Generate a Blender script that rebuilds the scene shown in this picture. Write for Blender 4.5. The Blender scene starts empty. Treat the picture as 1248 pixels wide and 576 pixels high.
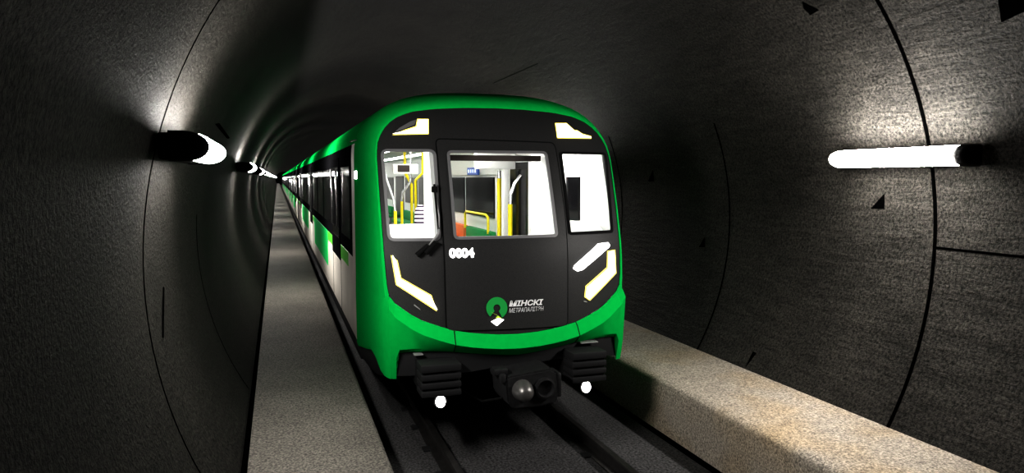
import bpy, bmesh, math, random
from math import sin, cos, pi, radians, sqrt, degrees, atan2
from mathutils import Vector, Matrix
from mathutils.geometry import delaunay_2d_cdt
random.seed(4)
sc = bpy.context.scene
COL = sc.collection

# ------------------------------------------------------------------ materials
MATS = {}
def mat(name, col, rough=0.5, metal=0.0, emit=None, estr=0.0, spec=0.5, coat=0.0):
    m = bpy.data.materials.new(name); m.use_nodes = True
    b = m.node_tree.nodes['Principled BSDF']
    b.inputs['Base Color'].default_value = (*col, 1)
    b.inputs['Roughness'].default_value = rough
    b.inputs['Metallic'].default_value = metal
    b.inputs['Specular IOR Level'].default_value = spec
    b.inputs['Coat Weight'].default_value = coat
    if emit:
        b.inputs['Emission Color'].default_value = (*emit, 1)
        b.inputs['Emission Strength'].default_value = estr
    MATS[name] = m
    return m

def concrete(name, dark, light, fine=55.0, bump=0.5, streak=None, rough=0.62, warm=None, spk=0.5, crown_shade=None):
    """rough sprayed concrete: patches, speckle and a fine bump"""
    m = mat(name, dark, rough, spec=.08)
    nt = m.node_tree; N = nt.nodes; L = nt.links
    b = N['Principled BSDF']
    tc = N.new('ShaderNodeTexCoord')
    big = N.new('ShaderNodeTexNoise'); big.inputs['Scale'].default_value = 0.9; big.inputs['Detail'].default_value = 5
    fin = N.new('ShaderNodeTexNoise'); fin.inputs['Scale'].default_value = fine; fin.inputs['Detail'].default_value = 3; fin.inputs['Roughness'].default_value = .75
    L.new(tc.outputs['Object'], big.inputs['Vector']); L.new(tc.outputs['Object'], fin.inputs['Vector'])
    r1 = N.new('ShaderNodeValToRGB'); r1.color_ramp.elements[0].position = .3; r1.color_ramp.elements[1].position = .75
    r1.color_ramp.elements[0].color = (*dark, 1); r1.color_ramp.elements[1].color = (*light, 1)
    L.new(big.outputs['Fac'], r1.inputs['Fac'])
    r2 = N.new('ShaderNodeValToRGB'); r2.color_ramp.elements[0].position = .36; r2.color_ramp.elements[1].position = .68
    r2.color_ramp.elements[0].color = (spk, spk, spk, 1); r2.color_ramp.elements[1].color = (2-spk*.6, 1.96-spk*.6, 1.9-spk*.6, 1)
    L.new(fin.outputs['Fac'], r2.inputs['Fac'])
    mx = N.new('ShaderNodeMix'); mx.data_type = 'RGBA'; mx.blend_type = 'MULTIPLY'; mx.inputs[0].default_value = 1
    L.new(r1.outputs['Color'], mx.inputs[6]); L.new(r2.outputs['Color'], mx.inputs[7])
    out = mx.outputs[2]
    hgt = fin.outputs['Fac']
    if streak:
        mp = N.new('ShaderNodeMapping'); mp.inputs['Scale'].default_value = streak
        st = N.new('ShaderNodeTexNoise'); st.inputs['Scale'].default_value = 1; st.inputs['Detail'].default_value = 6; st.inputs['Roughness'].default_value = .65
        st.inputs['Distortion'].default_value = .4
        L.new(tc.outputs['Object'], mp.inputs['Vector']); L.new(mp.outputs['Vector'], st.inputs['Vector'])
        r3 = N.new('ShaderNodeValToRGB'); r3.color_ramp.elements[0].position = .35; r3.color_ramp.elements[1].position = .65
        r3.color_ramp.elements[0].color = (.72, .72, .72, 1); r3.color_ramp.elements[1].color = (1.2, 1.2, 1.2, 1)
        L.new(st.outputs['Fac'], r3.inputs['Fac'])
        m2 = N.new('ShaderNodeMix'); m2.data_type = 'RGBA'; m2.blend_type = 'MULTIPLY'; m2.inputs[0].default_value = 1
        L.new(out, m2.inputs[6]); L.new(r3.outputs['Color'], m2.inputs[7]); out = m2.outputs[2]
        ad = N.new('ShaderNodeMath'); ad.operation = 'MULTIPLY_ADD'; ad.inputs[1].default_value = 1.6
        L.new(st.outputs['Fac'], ad.inputs[0]); L.new(fin.outputs['Fac'], ad.inputs[2]); hgt = ad.outputs[0]
    if crown_shade:
        # shade painted into the base colour, darker toward the poorly lit crown
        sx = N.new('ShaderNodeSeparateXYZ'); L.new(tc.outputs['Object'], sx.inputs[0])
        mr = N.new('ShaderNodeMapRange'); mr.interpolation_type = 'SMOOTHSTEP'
        for q, v in (('From Min', 3.6), ('From Max', 5.0), ('To Min', 1.0), ('To Max', crown_shade)): mr.inputs[q].default_value = v
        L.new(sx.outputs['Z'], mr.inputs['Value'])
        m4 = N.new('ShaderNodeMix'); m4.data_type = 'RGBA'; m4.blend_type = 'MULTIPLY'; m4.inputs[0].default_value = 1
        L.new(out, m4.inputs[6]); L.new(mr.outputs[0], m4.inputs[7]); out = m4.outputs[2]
    if warm:
        wn = N.new('ShaderNodeTexNoise'); wn.inputs['Scale'].default_value = 1.3; wn.inputs['Detail'].default_value = 2
        L.new(tc.outputs['Object'], wn.inputs['Vector'])
        r4 = N.new('ShaderNodeValToRGB'); r4.color_ramp.elements[0].position = .42; r4.color_ramp.elements[1].position = .68
        r4.color_ramp.elements[0].color = (1, 1, 1, 1); r4.color_ramp.elements[1].color = (*warm, 1)
        L.new(wn.outputs['Fac'], r4.inputs['Fac'])
        m3 = N.new('ShaderNodeMix'); m3.data_type = 'RGBA'; m3.blend_type = 'MULTIPLY'; m3.inputs[0].default_value = 1
        L.new(out, m3.inputs[6]); L.new(r4.outputs['Color'], m3.inputs[7]); out = m3.outputs[2]
    L.new(out, b.inputs['Base Color'])
    bp = N.new('ShaderNodeBump'); bp.inputs['Strength'].default_value = bump; bp.inputs['Distance'].default_value = .012
    L.new(hgt, bp.inputs['Height']); L.new(bp.outputs['Normal'], b.inputs['Normal'])
    return m

def grain(m, scale, amount, bump=0.0):
    """slight noise over a plain colour"""
    nt = m.node_tree; N = nt.nodes; L = nt.links; b = N['Principled BSDF']
    c = b.inputs['Base Color'].default_value[:3]
    tc = N.new('ShaderNodeTexCoord'); n = N.new('ShaderNodeTexNoise'); n.inputs['Scale'].default_value = scale; n.inputs['Detail'].default_value = 3
    L.new(tc.outputs['Object'], n.inputs['Vector'])
    r = N.new('ShaderNodeValToRGB'); r.color_ramp.elements[0].position = .3; r.color_ramp.elements[1].position = .7
    r.color_ramp.elements[0].color = (*[v * (1 - amount) for v in c], 1); r.color_ramp.elements[1].color = (*[min(1, v * (1 + amount)) for v in c], 1)
    L.new(n.outputs['Fac'], r.inputs['Fac']); L.new(r.outputs['Color'], b.inputs['Base Color'])
    if bump:
        bp = N.new('ShaderNodeBump'); bp.inputs['Strength'].default_value = bump; bp.inputs['Distance'].default_value = .004
        L.new(n.outputs['Fac'], bp.inputs['Height']); L.new(bp.outputs['Normal'], b.inputs['Normal'])
    return m

M_wall = concrete('tunnel concrete', (.028, .0266, .0242), (.048, .0452, .0412), fine=42, bump=1.0, streak=(2.2, 2.0, 15), spk=.25, crown_shade=.4)
M_wall2 = concrete('left tunnel concrete', (.017, .0162, .0149), (.029, .0273, .0252), fine=40, bump=1.0, spk=.12, crown_shade=.5)
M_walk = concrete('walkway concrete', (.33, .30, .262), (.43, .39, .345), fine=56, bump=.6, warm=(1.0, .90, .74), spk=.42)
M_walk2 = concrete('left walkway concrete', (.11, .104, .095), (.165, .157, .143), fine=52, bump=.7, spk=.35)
M_bed = concrete('track bed', (.055, .055, .057), (.09, .09, .093), fine=40, bump=.8, spk=.12)
M_joint = mat('joint', (.0006, .0006, .0006), .9, spec=0)
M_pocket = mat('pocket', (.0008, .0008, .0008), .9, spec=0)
M_green = grain(mat('green paint', (.003, .45, .088), .55, spec=0), 14, .05)
M_green2 = mat('light green', (.12, .62, .05), .4)
M_greenp = mat('green panel', (.02, .74, .19), .5, spec=.1)
M_cream = grain(mat('cream paint', (.70, .66, .60), .6, spec=.05), 3, .06)
M_black = grain(mat('black mask', (.029, .029, .029), .5, spec=.25), 160, .35, .15)
M_band = mat('black band', (.008, .008, .009), .7, spec=0.0)
M_dglass = mat('dark glass', (.006, .006, .007), .04, spec=.4)
M_iglass = mat('interior window', (.005, .005, .006), .12, spec=.12)
M_rubber = mat('rubber', (.008, .008, .008), .8, spec=.1)
M_under = grain(mat('underframe', (.014, .014, .0145), .7, spec=.2), 20, .3)
M_skirt = mat('skirt', (.020, .020, .021), .6, spec=.2)
M_steel = grain(mat('rail steel', (.10, .095, .09), .42, .9), 9, .3)
M_grey = mat('grey metal', (.33, .33, .33), .45, .3)
M_coup = grain(mat('coupler', (.028, .028, .029), .5, .2, spec=.3), 25, .3)
M_knob = mat('coupler cone', (.20, .195, .19), .42, .7)
M_frame = mat('window seal', (.16, .16, .165), .5)
M_white = mat('interior white', (.82, .82, .80), .5)
M_cabw = mat('cab white', (.84, .84, .83), .45)
M_ceil = mat('interior light', (1, 1, 1), .5, emit=(1, .98, .95), estr=9)
M_ceil2 = mat('cab light', (1, 1, 1), .5, emit=(1, .98, .95), estr=11)
M_floor = grain(mat('interior floor', (.16, .16, .16), .7), 30, .2)
M_yellow = mat('yellow pole', (.86, .72, .02), .35)
M_seat = mat('seat green', (.01, .25, .07), .6)
M_orange = mat('orange seat', (.75, .22, .07), .6)
M_chrome = mat('chrome', (.75, .75, .75), .2, .9)
M_blue = mat('blue display', (.02, .05, .2), .4, emit=(.03, .08, .28), estr=.4)
M_bluet = mat('display text', (.5, .6, .8), .4, emit=(.5, .6, .9), estr=.6)
M_blind = mat('blind', (.05, .035, .03), .7)
M_tube = mat('tube light', (1, 1, 1), .5, emit=(1, .97, .93), estr=125)
M_caps = mat('lamp housing', (.006, .006, .006), .7, spec=.1)
M_head = mat('headlight', (1, .97, .85), .5, emit=(1, .95, .78), estr=4.0)
M_heady = mat('headlight rim', (.7, .6, .1), .5, emit=(1, .82, .22), estr=.85)
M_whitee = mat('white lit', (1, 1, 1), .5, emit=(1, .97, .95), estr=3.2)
M_text = mat('white lettering', (.6, .6, .6), .5, emit=(1, 1, 1), estr=.13)
M_logo = mat('logo green', (.01, .28, .06), .5, emit=(.02, .5, .1), estr=.10)
M_lime = mat('logo lime', (.35, .5, .03), .5, emit=(.5, .75, .05), estr=.5)
M_lamp = mat('low lamp', (1, 1, 1), .5, emit=(1, .98, .94), estr=9)

def stripes():
    m = mat('striped cover', (.8, .8, .8), .8)
    N = m.node_tree.nodes; L = m.node_tree.links
    tc = N.new('ShaderNodeTexCoord'); w = N.new('ShaderNodeTexWave'); w.bands_direction = 'Z'; w.inputs['Scale'].default_value = 6.2; w.inputs['Distortion'].default_value = .6
    r = N.new('ShaderNodeValToRGB'); r.color_ramp.elements[0].position = .42; r.color_ramp.elements[1].position = .52
    r.color_ramp.elements[0].color = (.05, .03, .06, 1); r.color_ramp.elements[1].color = (.85, .83, .85, 1)
    L.new(tc.outputs['Object'], w.inputs['Vector']); L.new(w.outputs['Fac'], r.inputs['Fac'])
    L.new(r.outputs['Color'], N['Principled BSDF'].inputs['Base Color'])
    return m
M_stripe = stripes()

def glass():
    m = bpy.data.materials.new('windscreen glass'); m.use_nodes = True
    nt = m.node_tree; N = nt.nodes; L = nt.links; N.clear()
    o = N.new('ShaderNodeOutputMaterial'); mx = N.new('ShaderNodeMixShader')
    t = N.new('ShaderNodeBsdfTransparent'); t.inputs['Color'].default_value = (.96, .97, .97, 1)
    g = N.new('ShaderNodeBsdfGlossy'); g.inputs['Roughness'].default_value = .03
    lw = N.new('ShaderNodeLayerWeight'); lw.inputs['Blend'].default_value = .5
    pw = N.new('ShaderNodeMath'); pw.operation = 'POWER'; pw.inputs[1].default_value = 4.5; L.new(lw.outputs['Facing'], pw.inputs[0])
    f = N.new('ShaderNodeMath'); f.operation = 'MULTIPLY_ADD'; f.inputs[1].default_value = .5; f.inputs[2].default_value = .02; L.new(pw.outputs[0], f.inputs[0])
    L.new(f.outputs[0], mx.inputs[0]); L.new(t.outputs[0], mx.inputs[1]); L.new(g.outputs[0], mx.inputs[2]); L.new(mx.outputs[0], o.inputs[0])
    return m
M_glass = glass()

# ------------------------------------------------------------------ mesh helpers
class MB:
    def __init__(self): self.bm = bmesh.new()
    def verts(self, pts): return [self.bm.verts.new(p) for p in pts]
    def face(self, vs):
        try: return self.bm.faces.new(vs)
        except ValueError: return None
    def box(self, x0, x1, y0, y1, z0, z1):
        v = self.verts([(x, y, z) for x in (x0, x1) for y in (y0, y1) for z in (z0, z1)])
        for f in ((0, 1, 3, 2), (4, 6, 7, 5), (0, 4, 5, 1), (2, 3, 7, 6), (0, 2, 6, 4), (1, 5, 7, 3)): self.face([v[i] for i in f])
        return self
    def bbox(self, x0, x1, y0, y1, z0, z1, r=.01, seg=2):
        b = bmesh.new()
        v = [b.verts.new((x, y, z)) for x in (x0, x1) for y in (y0, y1) for z in (z0, z1)]
        for f in ((0, 1, 3, 2), (4, 6, 7, 5), (0, 4, 5, 1), (2, 3, 7, 6), (0, 2, 6, 4), (1, 5, 7, 3)): b.faces.new([v[i] for i in f])
        bmesh.ops.recalc_face_normals(b, faces=b.faces)
        bmesh.ops.bevel(b, geom=list(b.edges), offset=r, segments=seg, affect='EDGES', profile=.5)
        return self.join(b)
    def join(self, b):
        me = bpy.data.meshes.new('t'); b.to_mesh(me); b.free(); self.bm.from_mesh(me); bpy.data.meshes.remove(me); return self
    def grid(self, rows, closed=False):
        vs = [self.verts(r) for r in rows]
        for a, b in zip(vs, vs[1:]):
            n = len(a)
            for i in range(n if closed else n - 1):
                j = (i + 1) % n
                self.face([a[i], a[j], b[j], b[i]])
        return vs
    def tube(self, path, r, seg=10, cap=True):
        path = [Vector(p) for p in path]; rows = []
        rr = r if isinstance(r, (list, tuple)) else [r] * len(path)
        up = None
        for i, p in enumerate(path):
            t = ((path[min(i + 1, len(path) - 1)] - path[max(i - 1, 0)])).normalized()
            if up is None: up = Vector((0, 0, 1)) if abs(t.z) < .9 else Vector((1, 0, 0))
            a = t.cross(up).normalized(); b = a.cross(t).normalized(); up = b
            rows.append([p + rr[i] * (cos(2 * pi * k / seg) * a + sin(2 * pi * k / seg) * b) for k in range(seg)])
        vs = self.grid(rows, True)
        if cap: self.face(vs[0][::-1]); self.face(vs[-1])
        return self
    def prism(self, pts, off):
        off = Vector(off); a = self.verts(pts); b = self.verts([Vector(p) + off for p in pts]); n = len(a)
        self.face(a[::-1]); self.face(b)
        for i in range(n): self.face([a[i], a[(i + 1) % n], b[(i + 1) % n], b[i]])
        return self
    def build(self, name, m, parent=None, smooth=None, loc=None):
        bmesh.ops.recalc_face_normals(self.bm, faces=self.bm.faces)
        me = bpy.data.meshes.new(name); 
        if loc is not None: bmesh.ops.translate(self.bm, verts=self.bm.verts, vec=-Vector(loc))
        self.bm.to_mesh(me); self.bm.free()
        if isinstance(m, (list, tuple)):
            for q in m: me.materials.append(q)
        else: me.materials.append(m)
        if smooth is not None:
            for p in me.polygons: p.use_smooth = True
            if smooth < 180: me.set_sharp_from_angle(angle=radians(smooth))
        o = bpy.data.objects.new(name, me); COL.objects.link(o)
        if loc is not None: o.location = loc
        if parent: o.parent = parent; o.matrix_parent_inverse = Matrix.Identity(4)
        return o

def tag(o, label=None, cat=None, group=None, kind=None):
    if label: o['label'] = label
    if cat: o['category'] = cat
    if group: o['group'] = group
    if kind: o['kind'] = kind
    return o
def empty(name, loc=(0, 0, 0)):
    o = bpy.data.objects.new(name, None); o.empty_display_size = .2; o.location = loc; COL.objects.link(o); return o
def copy_tree(o, parent=None):
    c = o.copy(); COL.objects.link(c)
    if parent: c.parent = parent
    for ch in list(o.children): copy_tree(ch, c)
    return c
def lerp(x, xs, ys):
    if x <= xs[0]: return ys[0]
    for i in range(len(xs) - 1):
        if x <= xs[i + 1]:
            t = (x - xs[i]) / (xs[i + 1] - xs[i]); return ys[i] + t * (ys[i + 1] - ys[i])
    return ys[-1]

# ------------------------------------------------------------------ tunnel
CX, CZ, RAD = .05, 2.17, 3.08
Y0, Y1 = -5.0, 300.0
def wp(ang, y, r=RAD):
    a = radians(ang); return (CX + r * cos(a), y, CZ + r * sin(a))
ys = [Y0, 0, 4, 8, 14, 24, 40, 70, 110, 160, 220, Y1]
def shell(name, a0, a1, label, m=M_wall):
    n = int(abs(a1 - a0) / 2) + 1
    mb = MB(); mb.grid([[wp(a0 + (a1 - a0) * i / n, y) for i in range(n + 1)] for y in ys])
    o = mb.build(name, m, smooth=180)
    tag(o, label, 'wall' if 'wall' in name else 'ceiling', kind='structure'); return o
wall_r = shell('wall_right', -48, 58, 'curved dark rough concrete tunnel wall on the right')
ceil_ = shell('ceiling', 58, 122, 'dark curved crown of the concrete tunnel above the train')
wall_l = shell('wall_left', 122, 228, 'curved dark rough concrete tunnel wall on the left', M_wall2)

# far end bulkhead, lost in the distance
mb = MB(); mb.face(mb.verts([wp(a, Y1 - .01) for a in range(-48, 229, 4)]))
tag(mb.build('wall_back', M_joint), 'black far end of the tunnel in the distance', 'wall', kind='structure')

mb = MB(); mb.box(-2.2, 2.3, Y0, Y1, -.25, 0)
tag(mb.build('floor', M_bed), 'dark speckled concrete track bed between the two walkways', 'floor', kind='structure')

# walkways with eased edges
def walkway(name, prof, m, label):
    mb = MB(); mb.grid([[(x, y, z) for x, z in prof] for y in ys])
    return tag(mb.build(name, m, smooth=50), label, 'walkway', kind='structure')
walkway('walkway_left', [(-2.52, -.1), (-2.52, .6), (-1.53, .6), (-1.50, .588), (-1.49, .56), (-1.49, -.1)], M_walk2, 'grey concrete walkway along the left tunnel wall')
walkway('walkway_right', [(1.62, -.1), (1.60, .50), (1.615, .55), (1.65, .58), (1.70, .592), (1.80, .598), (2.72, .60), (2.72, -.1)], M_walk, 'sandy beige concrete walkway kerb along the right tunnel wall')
mb = MB(); mb.box(1.53, 1.618, Y0, Y1, -.02, .006)
tag(mb.build('trim_1', M_joint), 'thin black gutter at the foot of the right walkway', 'gutter', kind='structure')
mb = MB(); mb.box(-2.66, -2.525, Y0, Y1, .40, .555)
tag(mb.build('trim_2', M_joint), 'narrow black gutter between left walkway and left wall', 'gutter', kind='structure')

# ring joints (dark recessed gaskets between lining rings)
def ring(name, y, a0, a1, w, label):
    n = max(2, int(abs(a1 - a0) / 2)); mb = MB(); r = RAD - .004
    rows = []
    for i in range(n + 1):
        a = a0 + (a1 - a0) * i / n
        rows.append([wp(a, y - w / 2, RAD + .004), wp(a, y - w / 2, r), wp(a, y + w / 2, r), wp(a, y + w / 2, RAD + .004)])
    mb.grid(rows)
    return tag(mb.build(name, M_joint), label, 'joint', 'ring joints of the tunnel lining' if a1 - a0 > 60 else None, 'structure')
SP = 2.92
k = 3
names = ['nearest', 'second', 'third', 'fourth', 'fifth', 'sixth', 'seventh', 'eighth']
for i in range(6):
    w = .034 if i == 0 else .022
    ring('trim_%d' % k, 4.6 + SP * i, -31, 62 if i == 0 else 24, w, 'dark ring joint on the right wall, %s from the camera' % names[i]); k += 1
for i in range(2):
    ring('trim_%d' % k, 4.64 + SP * i, 145 if i == 0 else 176, 211, .013 if i == 0 else .009, 'thin dark ring joint on the left wall, %s from the camera' % names[i]); k += 1
# longitudinal joint in the nearest ring on the right, faint ones above the train
def longjoint(a, y0, y1, w, label):
    global k
    mb = MB(); da = degrees(w / RAD) / 2; r = RAD - .004
    mb.grid([[wp(a - da, y, RAD + .003), wp(a - da, y, r), wp(a + da, y, r), wp(a + da, y, RAD + .003)] for y in (y0, y1)])
    tag(mb.build('trim_%d' % k, M_joint), label, 'joint', None, 'structure'); k += 1
longjoint(-.4, Y0, 4.59, .02, 'dark level joint meeting the nearest ring joint on the right wall')
longjoint(53.3, 11.1, 13.7, .010, 'faint level joint in the crown above the train')

# bolt pockets: small dark recesses in the lining (y, angle)
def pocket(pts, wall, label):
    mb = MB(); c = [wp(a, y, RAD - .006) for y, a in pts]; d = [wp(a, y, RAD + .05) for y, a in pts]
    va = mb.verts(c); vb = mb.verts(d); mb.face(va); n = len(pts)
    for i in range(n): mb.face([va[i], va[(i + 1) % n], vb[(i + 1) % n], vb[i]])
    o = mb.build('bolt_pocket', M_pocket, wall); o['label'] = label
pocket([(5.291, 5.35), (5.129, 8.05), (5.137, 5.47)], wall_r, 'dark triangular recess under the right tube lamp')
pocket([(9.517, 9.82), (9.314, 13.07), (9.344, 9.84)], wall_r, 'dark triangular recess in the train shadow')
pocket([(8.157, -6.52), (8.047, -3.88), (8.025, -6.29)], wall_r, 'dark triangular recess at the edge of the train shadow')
pocket([(6.568, -30.2), (6.568, -26.57), (6.507, -26.66)], wall_r, 'narrow dark recess just above the right walkway')
pocket([(5.343, 43.1), (5.313, 44.3), (5.201, 42.0), (5.318, 41.6)], wall_r, 'small dark recess high on the right wall')
pocket([(3.684, 36.8), (3.45, 36.0), (3.5, 34.0), (3.734, 32.95)], wall_r, 'dark recess high on the right wall, close to the camera')
pocket([(7.554, 159.07), (7.885, 158.4), (9.886, 159.3), (9.521, 159.9)], wall_l, 'dark slit beyond the nearest left lamp')
pocket([(5.32, -176.7), (5.345, -176.5), (5.02, -171.2), (4.995, -171.4)], wall_l, 'narrow dark recess below the nearest left lamp')

# ------------------------------------------------------------------ wall tube lamps
LSP = 8.1
def make_lamp(side):
    """lamp along +y, built round (0,0,0) = middle of its wall plate; side=+1 on the right wall"""
    s = side
    root = empty('tube_lamp'); root.scale.y = .94
    def arc(y, rx, rz, x0, n=16):
        return [(s * (x0 - rx * sin(pi * i / n)), y, rz * cos(pi * i / n)) for i in range(n + 1)]
    # tray behind the diffuser
    mb = MB(); mb.bbox(min(-s * .045, s * .12), max(-s * .045, s * .095), -.72, .70, -.078, .078, .012); mb.build('housing', M_caps, root, 40)
    # half round diffuser
    mb = MB(); rows = []
    for y, q in ((-.70, 1), (.58, 1), (.64, .97), (.675, .86), (.69, .65)):
        rows.append(arc(y, .125 * q, .08 * q, -.047))
    vs = mb.grid(rows); mb.face(vs[-1])
    mb.build('diffuser', M_tube, root, 50)
    # near end cap, rounded
    mb = MB(); rows = []
    for y, q in ((-.785, .80), (-.775, .93), (-.76, 1.0), (-.70, 1.0)):
        rows.append(arc(y, .135 * q, .088 * q, -.02) + [(s * .06, y, -.088 * q), (s * .06, y, .088 * q)])
    vs = mb.grid(rows, True); mb.face(vs[0][::-1]); mb.face(vs[-1])
    mb.build('end_cap', M_caps, root, 40)
    # far clip
    mb = MB(); mb.bbox(min(-s * .05, s * .1), max(-s * .05, s * .1), .68, .72, -.085, .085, .01); mb.build('end_clip', M_caps, root, 40)
    # mounting bracket into the wall
    mb = MB(); mb.bbox(min(s * .05, s * .125), max(s * .05, s * .125), -.70, -.58, -.06, .06, .01); mb.build('bracket', M_caps, root, 40)
    mb = MB(); mb.bbox(min(s * .05, s * .125), max(s * .05, s * .125), .30, .45, -.05, .05, .01); mb.build('bracket', M_caps, root, 40)
    return root
LZ = 2.925
lr = make_lamp(1); lr.location = (2.88, 4.80, LZ)
tag(lr, 'long white tube lamp with black end cap on the right wall', 'lamp')
ll = make_lamp(-1); ll.location = (-2.785, 5.12, LZ); ll.scale.y = .86
for i, l in ((1, 'white tube lamp on the right wall, hidden by the front of the train'), (2, 'white tube lamp on the right wall, hidden far behind the train front')):
    c = copy_tree(lr); c.location.y = 4.80 + LSP * i; c['label'] = l
tag(ll, 'nearest white tube lamp on the left wall, its black end cap facing us', 'lamp', 'tube lamps along the left wall')
lab = {1: 'second white tube lamp from the camera along the left wall', 2: 'third white tube lamp from the camera along the left wall', 3: 'fourth white tube lamp from the camera along the left wall', 4: 'fifth white tube lamp from the camera along the left wall'}
for i in range(1, 36):
    c = copy_tree(ll); c.location.y = 5.12 + LSP * i
    c['label'] = lab.get(i, 'tiny far tube lamp in the dotted line running to the vanishing point')

# ------------------------------------------------------------------ rails
for x, lab_ in ((-.79, 'dark steel running rail on the left, nearer the grey walkway'), (.68, 'dark steel running rail on the right, nearer the beige walkway')):
    prof = [(-.075, 0), (.075, 0), (.075, .014), (.02, .03), (.012, .05), (.012, .105), (.036, .12), (.036, .145), (.028, .155), (-.028, .155), (-.036, .145), (-.036, .12), (-.012, .105), (-.012, .05), (-.02, .03), (-.075, .014)]
    root = empty('rail', (x, 0, 0)); tag(root, lab_, 'rail', 'running rails')
    mb = MB(); vs = mb.grid([[(px, y, pz) for px, pz in prof] for y in (Y0, 30, 100, Y1 - 1)], True); mb.face(vs[0]); mb.face(vs[-1])
    mb.build('running_rail', M_steel, root, 35)
    for j in range(12):
        y = 3.6 + .65 * j
        mb = MB()
        mb.bbox(-.14, .14, y - .06, y + .06, -.002, .018, .005, 1)
        mb.build('base_plate', M_under, root)

# ------------------------------------------------------------------ the train
HW, ZS, ZT, EXPN = 1.35, 2.95, 3.73, 2.9     # half width, shoulder start, crown, roundness
def roof_pt(t):
    """t=0 right shoulder, 1 left shoulder"""
    a = pi * t
    c, s = cos(a), sin(a)
    return (HW * (abs(c) ** (2 / EXPN)) * (1 if c >= 0 else -1), ZS + (ZT - ZS) * (abs(s) ** (2 / EXPN)))
def side_x(z):
    if z <= ZS: return HW
    return HW * (1 - ((z - ZS) / (ZT - ZS)) ** EXPN) ** (1 / EXPN)
zs_ = [0, .8, 1.2, 2, 2.5, 3, 3.36, 3.55, 3.75]; ys_ = [6.75, 6.58, 6.6, 6.7, 6.85, 7.02, 7.22, 7.4, 7.7]
def smooth_yc(z):
    return (lerp(z - .12, zs_, ys_) + 2 * lerp(z, zs_, ys_) + lerp(z + .12, zs_, ys_)) / 4
def FY(x, z): return smooth_yc(z) + .2 * (x / 1.25) ** 2
YCAP = 8.96

ZB, ZC = 1.72, 3.17      # window band from, to
TX = -.035
train = empty('metro_car', (0, 0, 0))
tag(train, 'leading green metro car with black front mask and lit cab windows', 'train car', 'cars of the green metro train')

# ---- black front mask outline (x, z)
half = [(.0, 1.185), (.2, 1.192), (.45, 1.215), (.7, 1.262), (1.0, 1.375), (1.2, 1.525), (1.25, 1.60), (1.268, 1.70), (1.285, 2.0), (1.295, 2.49), (1.300, 2.95), (1.285, 3.09), (1.235, 3.21), (1.16, 3.305), (1.06, 3.375), (.92, 3.432), (.68, 3.468), (.34, 3.488), (0, 3.493)]
MASK = half + [(-x, z) for x, z in half[-2:0:-1]]
def densify(poly, step):
    out = []
    for i, p in enumerate(poly):
        q = poly[(i + 1) % len(poly)]; d = sqrt((p[0] - q[0]) ** 2 + (p[1] - q[1]) ** 2); n = max(1, int(d / step))
        for j in range(n): out.append((p[0] + (q[0] - p[0]) * j / n, p[1] + (q[1] - p[1]) * j / n))
    return out
def rounded(poly, r, n=5):
    """round the corners of a polygon"""
    out = []; m = len(poly)
    for i in range(m):
        p = Vector(poly[i]); a = Vector(poly[i - 1]) - p; b = Vector(poly[(i + 1) % m]) - p
        rr = min(r, a.length * .45, b.length * .45)
        s = p + a.normalized() * rr; e = p + b.normalized() * rr
        for j in range(n + 1):
            t = j / n; out.append(tuple((1 - t) ** 2 * s + 2 * t * (1 - t) * p + t * t * e))
    return out
def inside(p, poly):
    x, y = p; c = False; j = len(poly) - 1
    for i in range(len(poly)):
        xi, yi = poly[i]; xj, yj = poly[j]
        if (yi > y) != (yj > y) and x < (xj - xi) * (y - yi) / (yj - yi) + xi: c = not c
        j = i
    return c
def offset_poly(poly, d):
    """grow (d>0) / shrink a polygon about each vertex normal"""
    area = sum(poly[i][0] * poly[(i + 1) % len(poly)][1] - poly[(i + 1) % len(poly)][0] * poly[i][1] for i in range(len(poly)))
    sg = 1 if area > 0 else -1; out = []
    for i in range(len(poly)):
        p = Vector(poly[i]); a = Vector(poly[i - 1]); b = Vector(poly[(i + 1) % len(poly)]); t = (b - a)
        if t.length < 1e-9: t = Vector((1, 0))
        t.normalize(); nrm = Vector((t.y, -t.x)) * sg; out.append(tuple(p + nrm * d))
    return out
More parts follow.
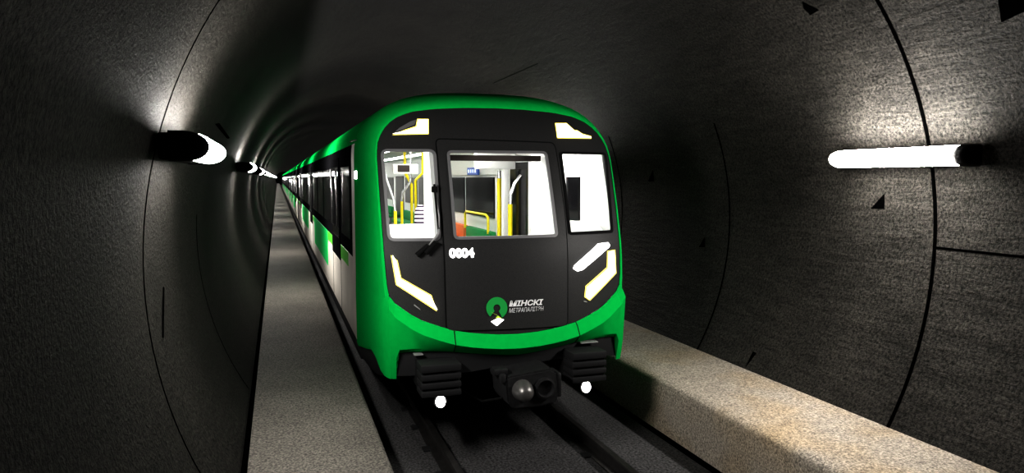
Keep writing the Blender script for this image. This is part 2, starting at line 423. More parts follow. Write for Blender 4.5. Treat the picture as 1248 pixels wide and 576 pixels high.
def face_sheet(name, outer, holes, m, parent, off=0.0, thick=.03, step=.06, smooth=40):
    """a sheet following the raked, bowed front; off = proud of it (towards -y)"""
    loops = [densify(outer, step)] + [densify(h, step) for h in holes]
    pts = []; edges = []
    for l in loops:
        s = len(pts); pts += [Vector(p) for p in l]; edges += [(s + i, s + (i + 1) % len(l)) for i in range(len(l))]
    x0 = min(p[0] for p in outer); x1 = max(p[0] for p in outer); z0 = min(p[1] for p in outer); z1 = max(p[1] for p in outer)
    g = .11; nx = int((x1 - x0) / g); nz = int((z1 - z0) / g)
    for i in range(1, nx + 1):
        for j in range(1, nz + 1):
            q = (x0 + (x1 - x0) * i / (nx + 1), z0 + (z1 - z0) * j / (nz + 1))
            if inside(q, outer) and not any(inside(q, h) for h in holes):
                if min((Vector(q) - p).length for p in pts) > .03: pts.append(Vector(q))
    V, E_, F, *_ = delaunay_2d_cdt(pts, edges, [], 0, 1e-5)
    mb = MB(); vs = mb.verts([(v.x, FY(v.x, v.y) - off, v.y) for v in V])
    back = mb.verts([(v.x, FY(v.x, v.y) - off + thick, v.y) for v in V])
    cnt = {}
    for f in F:
        c = sum((V[i] for i in f), Vector((0, 0))) / len(f)
        if inside(c, loops[0]) and not any(inside(c, h) for h in loops[1:]):
            mb.face([vs[i] for i in f]); mb.face([back[i] for i in f][::-1])
            for a, b in zip(f, list(f[1:]) + [f[0]]):
                kk = (min(a, b), max(a, b)); cnt[kk] = cnt.get(kk, 0) + 1
    for (a, b), n in cnt.items():
        if n == 1: mb.face([vs[a], vs[b], back[b], back[a]])
    bmesh.ops.delete(mb.bm, geom=[v for v in mb.bm.verts if not v.link_faces], context='VERTS')
    return mb.build(name, m, parent, smooth)

WL = rounded([(-1.222, 2.145), (-.755, 2.145), (-.738, 3.015), (-1.238, 3.015)], .05)
WC = rounded([(-.592, 2.158), (.472, 2.158), (.455, 3.008), (-.592, 3.003)], .03)
WR = rounded([(.652, 2.172), (1.195, 2.172), (1.241, 3.012), (.655, 3.008)], .02)
DOOR = rounded([(-.712, 1.252), (.55, 1.228), (.600, 2.3), (.585, 3.118), (-.70, 3.138)], .05)
DOORH = offset_poly(DOOR, -.03)
face_sheet('front_mask', MASK, [WL, WR, DOORH], M_black, train, 0)
dr = face_sheet('emergency_door', DOOR, [WC], M_black, train, .016)
# dark gasket line round the door
face_sheet('door_gasket', offset_poly(DOOR, .014), [offset_poly(DOOR, -.02)], M_rubber, dr, .006)
for nm, W, par, o in (('window_frame', WL, train, .012), ('window_frame', WC, dr, .028), ('window_frame', WR, train, .010)):
    fr = face_sheet(nm, offset_poly(W, .022), [offset_poly(W, -.006)], M_frame if W is not WR else M_rubber, par, o, .03)
    face_sheet('window_pane', offset_poly(W, -.002), [], M_glass, fr, o - .016, .006)

# ---- green nose shell
def ray_poly(poly, c, ang):
    d = (cos(ang), sin(ang)); best = None
    for i in range(len(poly)):
        a = poly[i]; b = poly[(i + 1) % len(poly)]
        ex, ez = b[0] - a[0], b[1] - a[1]; den = d[0] * ez - d[1] * ex
        if abs(den) < 1e-12: continue
        t = ((a[0] - c[0]) * ez - (a[1] - c[1]) * ex) / den; u = ((a[0] - c[0]) * d[1] - (a[1] - c[1]) * d[0]) / den
        if t > 0 and -1e-9 <= u <= 1 + 1e-9 and (best is None or t > best): best = t
    return (c[0] + d[0] * best, c[1] + d[1] * best)
SECT = [(HW, .5)] + [roof_pt(i / 60) for i in range(61)] + [(-HW, .5)]
CC = (0, 2.4)
a0 = atan2(1.60 - 2.4, 1.25); a1 = pi - a0
NA = 72
stations = []
for i in range(NA + 1):
    a = a0 + (a1 - a0) * i / NA
    e = Vector(ray_poly(MASK, CC, a)); s = Vector(ray_poly(SECT, CC, a))
    d = s - e; ye = FY(e.x, e.y); top = max(0, sin(a))
    yr = 7.95 + .35 * top ** 2
    st = [(e.x, ye + .03, e.y), (e.x, ye - .012, e.y)]
    lipw = .35 - .2 * top
    l = e + d * lipw; st.append((l.x, ye - .004, l.y))
    for q in (.2, .4, .6, .8, 1.0):
        ph = q * pi / 2; p = l + (s - l) * sin(ph); st.append((p.x, ye + .02 + (yr - ye - .02) * (1 - cos(ph)), p.y))
    st.append((s.x, YCAP, s.y))
    stations.append(st)
mb = MB(); mb.grid(stations)
mb.build('nose_shell', M_green, train, 50)

# ---- chin, cheeks and corner fins (one apron below the mask)
def mask_bottom(x): return lerp(abs(x), [p[0] for p in half[:7]], [p[1] for p in half[:7]])
def zb_front(ax): return lerp(ax, [0, .12, .38, .72, 1.06, 1.165, 1.195, 1.26], [.968, .972, 1.0, 1.043, 1.045, 1.035, .775, .775])
cols = []
side_st = stations[-1]   # left, lowest station: front -> back
def side_cols(st, sx):
    out = []
    for (x, y, z) in st[::-1][:-2]:
        zb = lerp(y, [6.9, 7.15, 7.45, 8.1, YCAP], [.775, .80, .92, .78, .62])
        if y < 7.0: zb = .775
        out.append([(x, y, z), (x * 1.004, y - .01, z - (z - zb) * .22), (x * 1.002, y, z - (z - zb) * .45), (x, y + .0, zb + .05), (x * .99, y + .01, zb)])
    return out
left = side_cols(stations[-1], -1)
right = side_cols(stations[0], 1)[::-1]
front = []
xs = [-1.255, -1.225, -1.2, -1.195, -1.165, -1.12, -1.05, -.95, -.8, -.65, -.5, -.35, -.2, -.08]
xs = xs + [0] + [-x for x in xs[::-1]]
for x in xs:
    zt = mask_bottom(x); zb = zb_front(abs(x)); ax = abs(x); y = FY(x, zt)
    yb = FY(x, 1.0)
    crest = zt - .035; low = zt - .125
    mid = .07 + .03 * (1 - (x / 1.25) ** 2)
    front.append([(x, y - .012, zt), (x * 1.005, y - .05, crest), (x * 1.01, yb - mid, low), (x * 1.004, yb - .03, zb + (.04 if ax < 1.18 else .22)), (x, yb + .02, zb)])
mb = MB(); mb.grid(left + front + right)
apron = mb.build('chin_apron', M_green, train, 28)
for x in (-.65, .65):
    col_ = front[xs.index(x)]
    mb = MB(); mb.tube([(p[0] + .004, p[1] + .001, p[2]) for p in col_], .005, 6); mb.build('panel_seam', M_rubber, apron)

# front underside skirt: black bumper panel behind the chin
mb = MB()
prof = []
for x in [-1.22, -1.17, -1.0, -.72, -.5, -.27, 0, .2, .44, .72, 1.06, 1.17, 1.27]:
    zbt = lerp(x, [-1.22, -.72, -.5, -.27, .44, .7, 1.06, 1.27], [.80, .815, .82, .85, .88, .85, .84, .80])
    prof.append([(x, FY(x, 1.0) + .06, 1.12), (x, FY(x, 1.0) + .03, 1.0), (x, FY(x, .9) + .03, zbt), (x, FY(x, .9) + .5, zbt - .02)])
mb.grid(prof); mb.build('bumper_panel', M_skirt, train, 30)
# small grey plates standing in for light glints above the anti-climbers
for x0, x1 in ((-1.04, -.95), (.70, .90)):
    mb = MB(); mb.bbox(x0, x1, FY((x0 + x1) / 2, 1.04) - .06, FY((x0 + x1) / 2, 1.04) + .03, 1.022, 1.036, .004, 1); mb.build('step_plate', M_grey, train)

# ribbed anti-climbers with lamps under them
for sx, x0, x1 in ((-1, -1.03, -.645), (1, .50, .875)):
    mb = MB(); z0, z1 = .70, 1.0
    mb.bbox(x0 + .012, x1 - .012, 6.385, 7.1, z0 + .01, z1 - .02, .01)
    ac = mb.build('anti_climber', M_under, train, 40)
    for j in range(4):
        zz = z1 - .075 - j * .078
        mb = MB(); mb.bbox(x0, x1, 6.36, 6.62, zz, zz + .056 + (.015 if j == 0 else 0), .01); mb.build('rib', M_skirt, ac, 40)
    c = (-.82 if sx < 0 else .71)
    mb = MB(); mb.tube([(c, 6.62, .60), (c, 6.52, .60), (c, 6.50, .60)], [.05, .066, .066], 20); hs = mb.build('lower_lamp', M_under, train, 40)
    mb = MB(); rows = []
    for q, y in ((1, 6.50), (.9, 6.478), (.6, 6.462), (.25, 6.456)): rows.append([(c + .048 * q * cos(2 * pi * i / 20), y, .60 + .060 * q * sin(2 * pi * i / 20)) for i in range(20)])
    vs = mb.grid(rows, True); mb.face(vs[-1]); mb.build('lens', M_lamp, hs, 60)
    mb = MB(); mb.bbox(c - .03, c + .03, 6.54, 6.62, .62, .78, .008); mb.build('lamp_bracket', M_under, hs)

# automatic coupler
mb = MB(); mb.tube([(.04, 8.4, .72), (.04, 6.7, .71)], .11, 14); cp = mb.build('coupler', M_coup, train, 40)
mb = MB(); head = [(-.24, .84), (-.20, .86), (.22, .90), (.28, .86), (.30, .60), (.26, .55), (.10, .53), (-.16, .53), (-.22, .60)]
b = bmesh.new(); va = [b.verts.new((x, 6.24, z)) for x, z in head]; vb = [b.verts.new((x * 1.02, 6.72, z)) for x, z in head]
b.faces.new(va); b.faces.new(vb[::-1])
for i in range(len(head)): b.faces.new([va[i], va[(i + 1) % len(head)], vb[(i + 1) % len(head)], vb[i]])
bmesh.ops.recalc_face_normals(b, faces=b.faces)
bmesh.ops.bevel(b, geom=list(b.edges), offset=.018, segments=2, affect='EDGES'); mb.join(b); mb.build('coupler_head', M_coup, cp, 35)
mb = MB(); mb.tube([(-.08, 6.26, .72), (-.08, 6.20, .72), (-.085, 6.13, .72), (-.09, 6.08, .72), (-.09, 6.065, .72)], [.105, .10, .085, .06, .03], 20); mb.build('coupling_cone', M_knob, cp, 50)
mb = MB(); rows = []
for r, y in ((.105, 6.238), (.105, 6.20), (.085, 6.195), (.07, 6.25)): rows.append([(.15 + r * cos(2 * pi * i / 20), y, .72 + r * sin(2 * pi * i / 20)) for i in range(20)])
vs = mb.grid(rows, True); mb.face(vs[-1]); mb.build('coupling_cup', M_coup, cp, 40)
mb = MB(); mb.bbox(-.34, -.20, 6.30, 6.45, .86, .92, .012); mb.bbox(-.29, -.235, 6.25, 6.6, .80, .88, .012); mb.build('coupler_lug', M_coup, cp, 40)
mb = MB(); mb.tube([(-.62, 7.0, .74), (-.55, 6.75, .62), (-.4, 6.5, .56), (-.22, 6.42, .60)], .014, 8); mb.build('air_hose', M_rubber, cp, 60)
mb = MB(); mb.bbox(.29, .345, 6.27, 6.5, .60, .84, .015); mb.build('coupler_lug', M_coup, cp, 40)

# ---- lights and marks on the mask
def fpoly(name, pts, m, parent, off, thick=.012): return face_sheet(name, pts, [], m, parent, off, thick, .08, 30)
HLl = [(-1.215, 1.99), (-1.165, 1.935), (-1.135, 1.765), (-.855, 1.595), (-.803, 1.445), (-1.178, 1.705)]
HLr = [(1.208, 1.965), (1.11, 1.957), (1.092, 1.785), (.803, 1.608), (.782, 1.50), (.84, 1.460), (1.208, 1.718)]
for P in (HLl, HLr):
    h = fpoly('headlight', offset_poly(P, .006), M_heady, train, .012); fpoly('lens', offset_poly(P, -.010 if P is HLl else -.016), M_head, h, .018)
TLl = [(-1.13, 3.185), (-.772, 3.196), (-.752, 3.354), (-.862, 3.352), (-.885, 3.275), (-1.0, 3.235)]
TLr = [(.644, 3.180), (1.093, 3.188), (1.098, 3.212), (.985, 3.235), (.925, 3.272), (.885, 3.275), (.805, 3.352), (.662, 3.346)]
for P in (TLl, TLr):
    h = fpoly('upper_marker_light', offset_poly(P, .004), M_heady, train, .012); fpoly('lens', offset_poly(P, -.010), M_head, h, .018)
gp = fpoly('marker_light_fin', [(-1.11, 3.205), (-1.0, 3.25), (-.9, 3.29), (-.872, 3.348), (-.93, 3.33), (-1.05, 3.26)], M_frame, train, .008)
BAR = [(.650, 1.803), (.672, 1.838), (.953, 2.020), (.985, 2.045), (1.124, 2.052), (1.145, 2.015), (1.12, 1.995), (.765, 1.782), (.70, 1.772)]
fpoly('light_bar', BAR, M_whitee, train, .014)  # glowing strip painted in as the tube lamp's reflection on the black mask
# small grey slips painted in as glints along the mask foot
for P in ([(-1.02, 1.50), (-.96, 1.455), (-.965, 1.468), (-1.015, 1.512)], [(.76, 1.452), (.81, 1.440), (.80, 1.452), (.77, 1.462)]): fpoly('trim_clip', P, M_grey, train, .012)

def text_mesh(s, size, x, z, name, m, parent, width=None, off=.03, shear=0.0, slant=0.0, bold=.0):
    cu = bpy.data.curves.new('t', 'FONT'); cu.body = s; cu.size = size; cu.shear = shear; cu.offset = bold; cu.resolution_u = 3
    ob = bpy.data.objects.new('t', cu); COL.objects.link(ob); bpy.context.view_layer.update()
    me = bpy.data.meshes.new_from_object(ob.evaluated_get(bpy.context.evaluated_depsgraph_get()))
    bpy.data.objects.remove(ob); bpy.data.curves.remove(cu)
    xs = [v.co.x for v in me.vertices]; w = max(xs) - min(xs); kx = (width / w) if width else 1; mn = min(xs)
    for v in me.vertices:
        px = x + (v.co.x - mn) * kx; pz = z + v.co.y + slant * (v.co.x - mn) * kx
        v.co = (px, FY(px, pz) - off, pz)
    me.name = name; me.materials.clear(); me.materials.append(m)
    o = bpy.data.objects.new(name, me); COL.objects.link(o); o.parent = parent; return o
n = text_mesh('0004', .118, -.668, 1.965, 'car_number', M_whitee, dr, .245, .024, bold=.006); n['label'] = 'lit white car number'
# emblem: open green ring with a lime pointer and a white diamond
ex, ez = -.215, 1.455
def ringpoly(r0, r1, d0, d1, n=28):
    o = [(ex + r1 * cos(radians(d0 + (d1 - d0) * i / n)), ez + r1 * sin(radians(d0 + (d1 - d0) * i / n))) for i in range(n + 1)]
    return o + [(ex + r0 * cos(radians(d1 + (d0 - d1) * i / n)), ez + r0 * sin(radians(d1 + (d0 - d1) * i / n))) for i in range(n + 1)]
em = fpoly('metro_emblem', ringpoly(.036, .108, -62, 228), M_logo, dr, .024, .006); em['label'] = 'open green ring emblem with lime pointer and white diamond'
fpoly('emblem_pointer', [(-.288, 1.425), (-.20, 1.375), (-.155, 1.335), (-.20, 1.350), (-.235, 1.362), (-.21, 1.378)], M_lime, em, .029, .004)
fpoly('emblem_diamond', [(-.282, 1.325), (-.205, 1.358), (-.150, 1.338), (-.224, 1.280)], M_whitee, em, .030, .004)
t = text_mesh('МІНСКІ', .072, -.092, 1.466, 'operator_lettering', M_text, dr, .375, .024, .25, -.01, .003)
t = text_mesh('МЕТРАПАЛІТЭН', .060, -.092, 1.402, 'operator_lettering', M_text, dr, .375, .024, .25, .0, .0)

# wiper on the left
y = lambda x, z: FY(x, z) - .05
mb = MB(); mb.tube([(-.985, y(-.985, 2.0), 1.99), (-.87, y(-.87, 2.08), 2.085)], .026, 12); wp_ = mb.build('wiper', M_rubber, train, 40)
mb = MB(); mb.tube([(-.90, y(-.9, 2.02) - .01, 2.01), (-.80, y(-.8, 2.1) - .01, 2.12)], .024, 12); mb.build('wiper_motor', M_rubber, wp_, 40)
mb = MB(); mb.tube([(-.86, y(-.86, 2.09), 2.09), (-.765, y(-.765, 2.2), 2.2), (-.748, y(-.748, 2.36), 2.36), (-.772, y(-.77, 2.62), 2.62)], .009, 8); mb.build('wiper_arm', M_grey, wp_, 60)
mb = MB(); mb.tube([(-.76, y(-.76, 2.25), 2.24), (-.772, y(-.772, 2.66) - .004, 2.68)], .012, 8); mb.build('wiper_blade', M_rubber, wp_, 60)
mb = MB(); mb.bbox(-.80, -.745, FY(-.77, 2.62) - .07, FY(-.77, 2.62) - .02, 2.60, 2.66, .008); mb.build('wiper_clip', M_rubber, wp_, 40)

# ---- car sides (shared by all cars)
def car_body(root, y0, y1, doors, panels, limes, windows, head):
    # roof skin
    n = 40; t0 = None
    rp = [roof_pt(i / 120) for i in range(121)]; rp = [p for p in rp if p[1] >= ZC]
    rp = [(side_x(ZC), ZC)] + rp + [(-side_x(ZC), ZC)]
    mb = MB(); mb.grid([[(x, yy, z) for x, z in rp] for yy in (y0, (y0 + y1) / 2, y1)]); mb.build('roof', M_green, root, 60)
    for sx in (-1, 1):
        mb = MB(); zz = [ZB, ZS] + [ZS + (ZC - ZS) * i / 4 for i in range(1, 5)]
        mb.grid([[(sx * side_x(z), yy, z) for z in zz] for yy in (y0 + (.35 if head else 0), y1)]); mb.build('window_band', M_band, root, 40)
        mb = MB(); zz = [.66, .70, 1.0, ZB]
        mb.grid([[(sx * (HW - (.02 if z < .68 else 0)), yy, z) for z in zz] for yy in (y0, (y0 + y1) / 2, y1)]); mb.build('lower_side_panel', M_cream, root, 40)
        if head:
            mb = MB(); zz = [ZB, ZS, ZS + .1, ZC]
            mb.grid([[(sx * side_x(z), yy, z) for z in zz] for yy in (y0, y0 + .35)]); mb.build('front_pillar', M_cream, root, 40)
        mb = MB(); mb.bbox(min(sx * 1.20, sx * 1.31), max(sx * 1.20, sx * 1.31), y0, y1, .44, .66, .02); mb.build('side_skirt', M_skirt, root, 40)
        def plate(name, ya, yb, za, zb_, m, par, pr=.006):
            mb = MB()
            x0_, x1_ = sx * (HW - .002), sx * (HW + pr)
            mb.bbox(min(x0_, x1_), max(x0_, x1_), ya, yb, za, zb_, .003, 1); return mb.build(name, m, par)
        if sx < 0:
            for (ya, yb, za, m) in panels: plate('green_panel', y0 + ya, y0 + yb, za, ZB + .005, M_greenp, root)
            for (ya, yb, za) in limes: plate('lime_panel', y0 + ya, y0 + yb, za, ZB + .005, M_green2, root, .005)
            for (ya, yb) in windows:
                w = plate('side_window', y0 + ya, y0 + yb, 1.92, 2.90, M_dglass, root, .008)
            for (ya, yb, za) in doors:
                d = plate('side_door', y0 + ya, y0 + yb, za, 3.05, M_band, root, .014)
                plate('door_glass', y0 + ya + .12, y0 + yb - .12, 1.80, 2.92, M_dglass, d, .020)
                for yy in (ya + .05, ya + (yb - ya) * .62):
                    mb = MB(); mb.tube([(sx * 1.365, y0 + yy, 1.95), (sx * 1.40, y0 + yy, 2.0), (sx * 1.40, y0 + yy, 2.86), (sx * 1.365, y0 + yy, 2.9)], .016, 8); mb.build('grab_rail', M_chrome, d, 60)
                plate('door_seam', y0 + ya - .02, y0 + ya, .70, za, M_rubber, d, .004); plate('door_seam', y0 + yb, y0 + yb + .02, .70, za, M_rubber, d, .004)
        else:
            for (ya, yb) in windows: plate('side_window', y0 + ya, y0 + yb, 1.92, 2.90, M_dglass, root, .008)
            for (ya, yb, za) in doors: plate('side_door', y0 + ya, y0 + yb, za, 3.05, M_band, root, .014)
    mb = MB(); mb.bbox(-1.22, 1.22, y0 + .2, y1 - .2, .52, .72, .02); mb.build('underframe', M_under, root)
    # bogies standing on the rails
    for yb in (y0 + (1.2 if head else 3.5), y1 - 4.5):
        mb = MB()
        for xx in (-.86, .80): mb.bbox(xx - .05, xx + .05, yb - .2, yb + 2.9, .42, .56, .02)
        mb.bbox(-.8, .76, yb + 1.15, yb + 1.55, .40, .54, .02)
        bo = mb.build('bogie', M_under, root)
        for q in (.3, 2.4):
            for xx in (-.79, .68):
                mb = MB(); mb.tube([(xx - .06, yb + q, .155 + .26), (xx + .06, yb + q, .155 + .26)], .26, 28); mb.build('wheel', M_coup, bo, 40)
            mb = MB(); mb.tube([(-.75, yb + q, .415), (.64, yb + q, .415)], .06, 12); mb.build('axle', M_coup, bo, 40)
    # rear end wall and gangway
    mb = MB(); sec = [(HW, .66)] + [roof_pt(i / 30) for i in range(31)] + [(-HW, .66)]
    mb.face(mb.verts([(x, y1, z) for x, z in sec])); mb.build('end_wall', M_under, root)
    if not head:
        mb = MB(); mb.face(mb.verts([(x, y0, z) for x, z in sec])); mb.build('end_wall', M_under, root)
    mb = MB(); rows = []
    for i in range(13):
        kx = .97 if i % 2 else .93
        rows.append([(x * kx, y1 + .1 * i + .01, 2.2 + (z - 2.2) * kx) for x, z in sec])
    vs = mb.grid(rows, True); mb.build('gangway_bellows', M_rubber, root)

Yh = YCAP
P = lambda l: [tuple([a - Yh, b - Yh] + list(r)) for a, b, *r in l]
doors = P([(11.15, 12.75, 1.47), (20.3, 21.7, 1.47), (29.6, 30.9, 1.5)])
panels = P([(14.2, 19.4, 1.03, 0), (23.4, 29.0, 1.12, 0)])
limes = P([(9.95, 11.12, 1.52), (12.8, 14.1, 1.55), (19.5, 20.2, 1.58), (31.2, 34.6, 1.58)])
windows = P([(9.55, 10.9), (13.1, 15.0), (15.3, 17.3), (17.6, 19.9), (22.0, 24.0), (24.3, 26.6), (26.9, 29.2), (31.2, 34.3)])
car_body(train, YCAP, 35.0, doors, panels, limes, windows, True)
# side marker light and grab handle on the green corner
mb = MB(); mb.bbox(-1.366, -1.345, 8.62, 8.80, 2.73, 2.83, .008); mb.build('side_marker_light', M_whitee, train)
mb = MB(); mb.tube([(-1.335, 8.75, 3.20), (-1.39, 8.75, 3.19), (-1.39, 8.95, 3.19), (-1.335, 8.95, 3.20)], .010, 6); mb.build('grab_handle', M_chrome, train)
# dark curved skirt under the green cheeks
for sx in (-1, 1):
    mb = MB(); rows = []
    for yy in [7.25, 7.35, 7.5, 7.8, 8.3, YCAP, 9.4]:
        zt = lerp(yy, [6.9, 7.15, 7.45, 8.1, YCAP], [.775, .80, .92, .78, .62]) + .06
        xx = lerp(yy, [7.25, 7.5, 8.0], [1.22, 1.29, 1.325])
        zb = lerp(yy, [7.2, 7.6, 9.0], [.74, .58, .44])
        rows.append([(sx * xx, yy, zt), (sx * xx, yy, (zt + zb) / 2), (sx * (xx - .05), yy, zb)])
    mb.grid(rows); mb.build('front_skirt', M_skirt, train, 60)

# ---- interior seen through the windscreen
IW, FZ, CZ_ = 1.235, 1.15, 3.22
def inner(name, b, m, par=train, r=.0):
    mb = MB(); mb.box(*b) if not r else mb.bbox(*b, r); return mb.build(name, m, par, 40 if r else None)
inner('interior_floor', (-IW, IW, 7.15, 34.8, FZ - .03, FZ), M_floor)
inner('interior_ceiling', (-IW, IW, 7.50, 34.8, CZ_, CZ_ + .03), M_white)
inner('interior_end', (-IW, IW, 34.8, 34.83, FZ, CZ_), M_white)
for sx in (-1, 1):
    a, b = sorted((sx * IW, sx * (IW + .03)))
    mb = MB(); mb.prism([(a, FY(IW, z) + .07, z) for z in (FZ, 1.6, 2.1, 2.6, 3.0, CZ_ + .03)] + [(a, 34.8, CZ_ + .03), (a, 34.8, FZ)], (b - a, 0, 0)); mb.build('interior_wall', M_white, train)
    a, b = sorted((sx * (IW - .02), sx * (IW - .004)))
    wins = [(7.87, 8.28, 2.22, 2.76), (9.57, 10.55, 1.2, 2.98), (11.42, 13.3, 2.06, 2.76), (13.42, 15.4, 2.06, 2.76), (16.2, 18.2, 2.06, 2.76), (18.4, 20.2, 2.06, 2.76), (20.5, 21.9, 1.2, 2.9), (22.4, 25, 2.06, 2.76), (25.4, 28.5, 2.06, 2.76)]
    for (ya, yb, za, zb) in wins:
        if sx < 0 and ya < 9: continue
        inner('interior_window', (a, b, ya, yb, za, zb), M_iglass)
# sloped header panel above the windows, right
for sx in (-1, 1):
    mb = MB(); mb.prism([(sx * (IW - .001), 10.9, 2.80), (sx * (IW - .05), 10.9, 2.80), (sx * (IW - .28), 10.9, CZ_), (sx * (IW - .001), 10.9, CZ_)], (0, 23.5, 0)); mb.build('window_header', M_white, train)
inner('cab_light', (-1.0, 1.0, 7.65, 8.5, CZ_ - .012, CZ_ - .002), M_ceil2)
for x in (-.45, .45): inner('saloon_light', (x - .09, x + .09, 9.4, 34, CZ_ - .014, CZ_ - .002), M_ceil)
for x0, x1 in ((-1.22, -.77), (.67, 1.22)):
    mb = MB(); mb.prism([(x0, 6.97, 1.6), (x0, 6.99, 2.07), (x0, 7.28, 2.20), (x0, 7.36, 2.235), (x0, 7.75, 2.235), (x0, 7.75, 1.6)], (x1 - x0, 0, 0)); mb.build('cab_desk', M_cabw, train)
def pillar(x0, x1, yb):
    mb = MB(); xm = max(abs(x0), abs(x1))
    mb.prism([(x0, FY(xm, z) + .06, z) for z in (FZ, 1.6, 2.1, 2.6, 3.0, CZ_)] + [(x0, yb, CZ_), (x0, yb, FZ)], (x1 - x0, 0, 0)); mb.build('cab_pillar', M_cabw, train)
pillar(-.775, -.64, 7.45); pillar(.50, .66, 7.60)
inner('cab_cabinet', (1.12, 1.23, 8.45, 9.45, FZ, CZ_), M_cabw, r=.015)
inner('sun_blind', (-.56, .47, 7.20, 7.30, 2.925, 2.985), M_blind, r=.01)
inner('partition_post', (1.03, 1.12, 10.30, 10.42, FZ, CZ_), M_cabw, r=.015)
inner('partition_header', (.6, 1.22, 10.28, 10.44, 2.88, CZ_), M_cabw, r=.015)
inner('route_display', (1.10, 1.135, 12.05, 12.75, 2.80, 2.935), M_blue)
for q in range(4): inner('display_digit', (1.094, 1.099, 12.15 + q * .15, 12.22 + q * .15, 2.84, 2.90), M_bluet)
dsp = inner('ceiling_display', (-.78, -.44, 9.5, 9.62, 2.80, 2.93), M_cabw, r=.012); inner('display_screen', (-.72, -.56, 9.485, 9.498, 2.825, 2.915), M_blind, dsp)
inner('ceiling_vent', (-.72, -.52, 8.6, 8.85, CZ_ - .03, CZ_ - .015), M_blind)
def pole(path, m, r=.022): 
    mb = MB(); mb.tube(path, r, 10); return mb.build('grab_pole', m, train, 60)
pole([(-.76, 9.5, FZ), (-.76, 9.5, 2.30)], M_yellow); pole([(-.76, 9.5, 2.30), (-.78, 9.5, 2.45), (-.87, 9.5, 2.72), (-.88, 9.5, 2.8)], M_chrome, .018)
pole([(-.42, 11, FZ), (-.42, 11, 2.38)], M_yellow); pole([(-.42, 11, 2.38), (-.40, 11, 2.52), (-.28, 11, 2.68), (-.27, 11, CZ_)], M_chrome, .02)
pole([(.10, 13, FZ), (.10, 13, 2.62), (-.02, 13, 2.85), (-.02, 13, CZ_)], M_yellow, .026); pole([(.19, 13.1, FZ), (.19, 13.1, 2.55), (.19, 13.1, 2.7)], M_yellow, .024); pole([(.19, 13.1, 2.7), (.33, 13.1, 2.84), (.33, 13.1, CZ_)], M_yellow, .024)
pole([(1.06, 10.62, FZ), (1.06, 10.62, 2.74)], M_yellow, .034); pole([(1.06, 10.62, 2.74), (1.06, 10.62, 2.86)], M_chrome, .036)
pole([(.99, 9.85, FZ), (.99, 9.85, 2.36)], M_yellow, .034); pole([(.99, 9.85, 2.36), (1.0, 9.85, 2.5), (1.06, 9.85, 2.66), (1.14, 9.85, 2.76), (1.16, 9.85, 2.78)], M_chrome, .03)
pole([(1.12, 13.0, 1.8), (1.12, 13.0, 2.08), (1.12, 12.9, 2.12), (1.12, 11.6, 2.12), (1.12, 11.45, 2.08), (1.12, 11.45, 1.8)], M_yellow, .022)
# benches along the walls
def bench(ya, yb, sx, m, name):
    mb = MB(); a, b = sorted((sx * .78, sx * 1.21)); mb.bbox(a, b, ya, yb, 1.5, 1.6, .02); o = mb.build(name, m, train, 40)
    mb = MB(); a, b = sorted((sx * 1.12, sx * 1.22)); mb.bbox(a, b, ya, yb, 1.6, 1.84, .02); mb.build('backrest', m, o, 40)
bench(11.3, 12.95, 1, M_seat, 'bench_seat'); bench(13.15, 14.2, 1, M_orange, 'bench_seat'); bench(16.2, 20, 1, M_seat, 'bench_seat'); bench(22.4, 28, 1, M_seat, 'bench_seat')
bench(13, 19, -1, M_seat, 'bench_seat')
# striped seat back behind the cab desk
mb = MB(); rows = []
for z, w in ((1.6, .10), (1.9, .10), (2.15, .098), (2.3, .09), (2.36, .075), (2.395, .045), (2.405, .01)):
    rows.append([(-.53 + w * .85 * cos(2 * pi * i / 16), 8.9 + w * .6 * sin(2 * pi * i / 16), z) for i in range(16)])
vs = mb.grid(rows, True); mb.face(vs[0]); mb.face(vs[-1]); o = mb.build('driver_seat', M_stripe, train, 60); o['label'] = 'seat back with a black and white striped cover'
mb = MB(); mb.tube([(-.53, 8.9, FZ), (-.53, 8.9, 1.62)], .05, 12); mb.build('seat_post', M_grey, o)

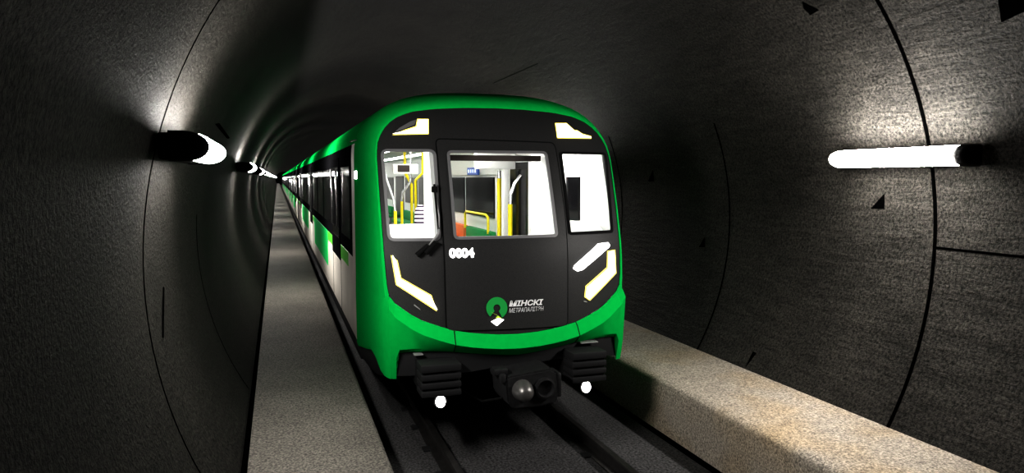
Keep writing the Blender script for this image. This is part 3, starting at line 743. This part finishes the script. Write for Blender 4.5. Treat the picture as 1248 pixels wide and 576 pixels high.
# ---- following cars
car2 = empty('metro_car', (0, 0, 0))
sh = lambda l, d: [tuple([a + d, b + d] + list(r)) for a, b, *r in l]
LEN = 28.4
doors2 = [(2.4, 3.9, 1.47), (10.2, 11.6, 1.47), (18.2, 19.6, 1.47)]
panels2 = [(5.0, 9.0, 1.05, 0), (13, 17.2, 1.08, 0), (21, 25, 1.08, 0)]
limes2 = [(1.0, 2.3, 1.55), (4.0, 4.9, 1.55), (9.2, 10.1, 1.55), (19.8, 20.8, 1.55)]
windows2 = [(.6, 2.2), (4.2, 6.8), (7.2, 9.8), (12, 14.8), (15.2, 17.9), (20, 22.8), (23.3, 26)]
car_body(car2, 0, LEN - 1.3, doors2, panels2, limes2, windows2, False)
car2.location.y = 36.3
tag(car2, 'second green metro car, coupled behind the leading car', 'train car', 'cars of the green metro train')
for i, l in ((1, 'third green metro car in the train, a narrow sliver far down the tunnel'), (2, 'fourth green metro car, close to the vanishing point'), (3, 'last green metro car, a speck at the vanishing point')):
    c = copy_tree(car2); c.location.y = 36.3 + LEN * i; c['label'] = l

# ------------------------------------------------------------------ world, camera
w = bpy.data.worlds.new('dark'); sc.world = w; w.use_nodes = True
w.node_tree.nodes['Background'].inputs[0].default_value = (.6, .6, .65, 1); w.node_tree.nodes['Background'].inputs[1].default_value = .012

cam = bpy.data.cameras.new('camera'); co = bpy.data.objects.new('camera', cam); COL.objects.link(co)
f, yaw, pitch, roll = 857.386, .32082733, .08249245, .00106076
cam.sensor_width = 36; cam.lens = f / 1248 * 36; cam.clip_start = .05; cam.clip_end = 500
F = Vector((sin(yaw) * cos(pitch), cos(yaw) * cos(pitch), -sin(pitch))); R = Vector((cos(yaw), -sin(yaw), 0)); U = R.cross(F)
R2 = cos(roll) * R + sin(roll) * U; U2 = -sin(roll) * R + cos(roll) * U
m = Matrix((( R2.x, U2.x, -F.x, -2.256389), (R2.y, U2.y, -F.y, 0), (R2.z, U2.z, -F.z, 2.741463), (0, 0, 0, 1)))
co.matrix_world = m
sc.camera = co
sc.view_settings.view_transform = 'Standard'
sc.view_settings.look = 'None'
sc.view_settings.exposure = 0.65
sc.view_settings.gamma = 0.75
sc.cycles.use_denoising = True
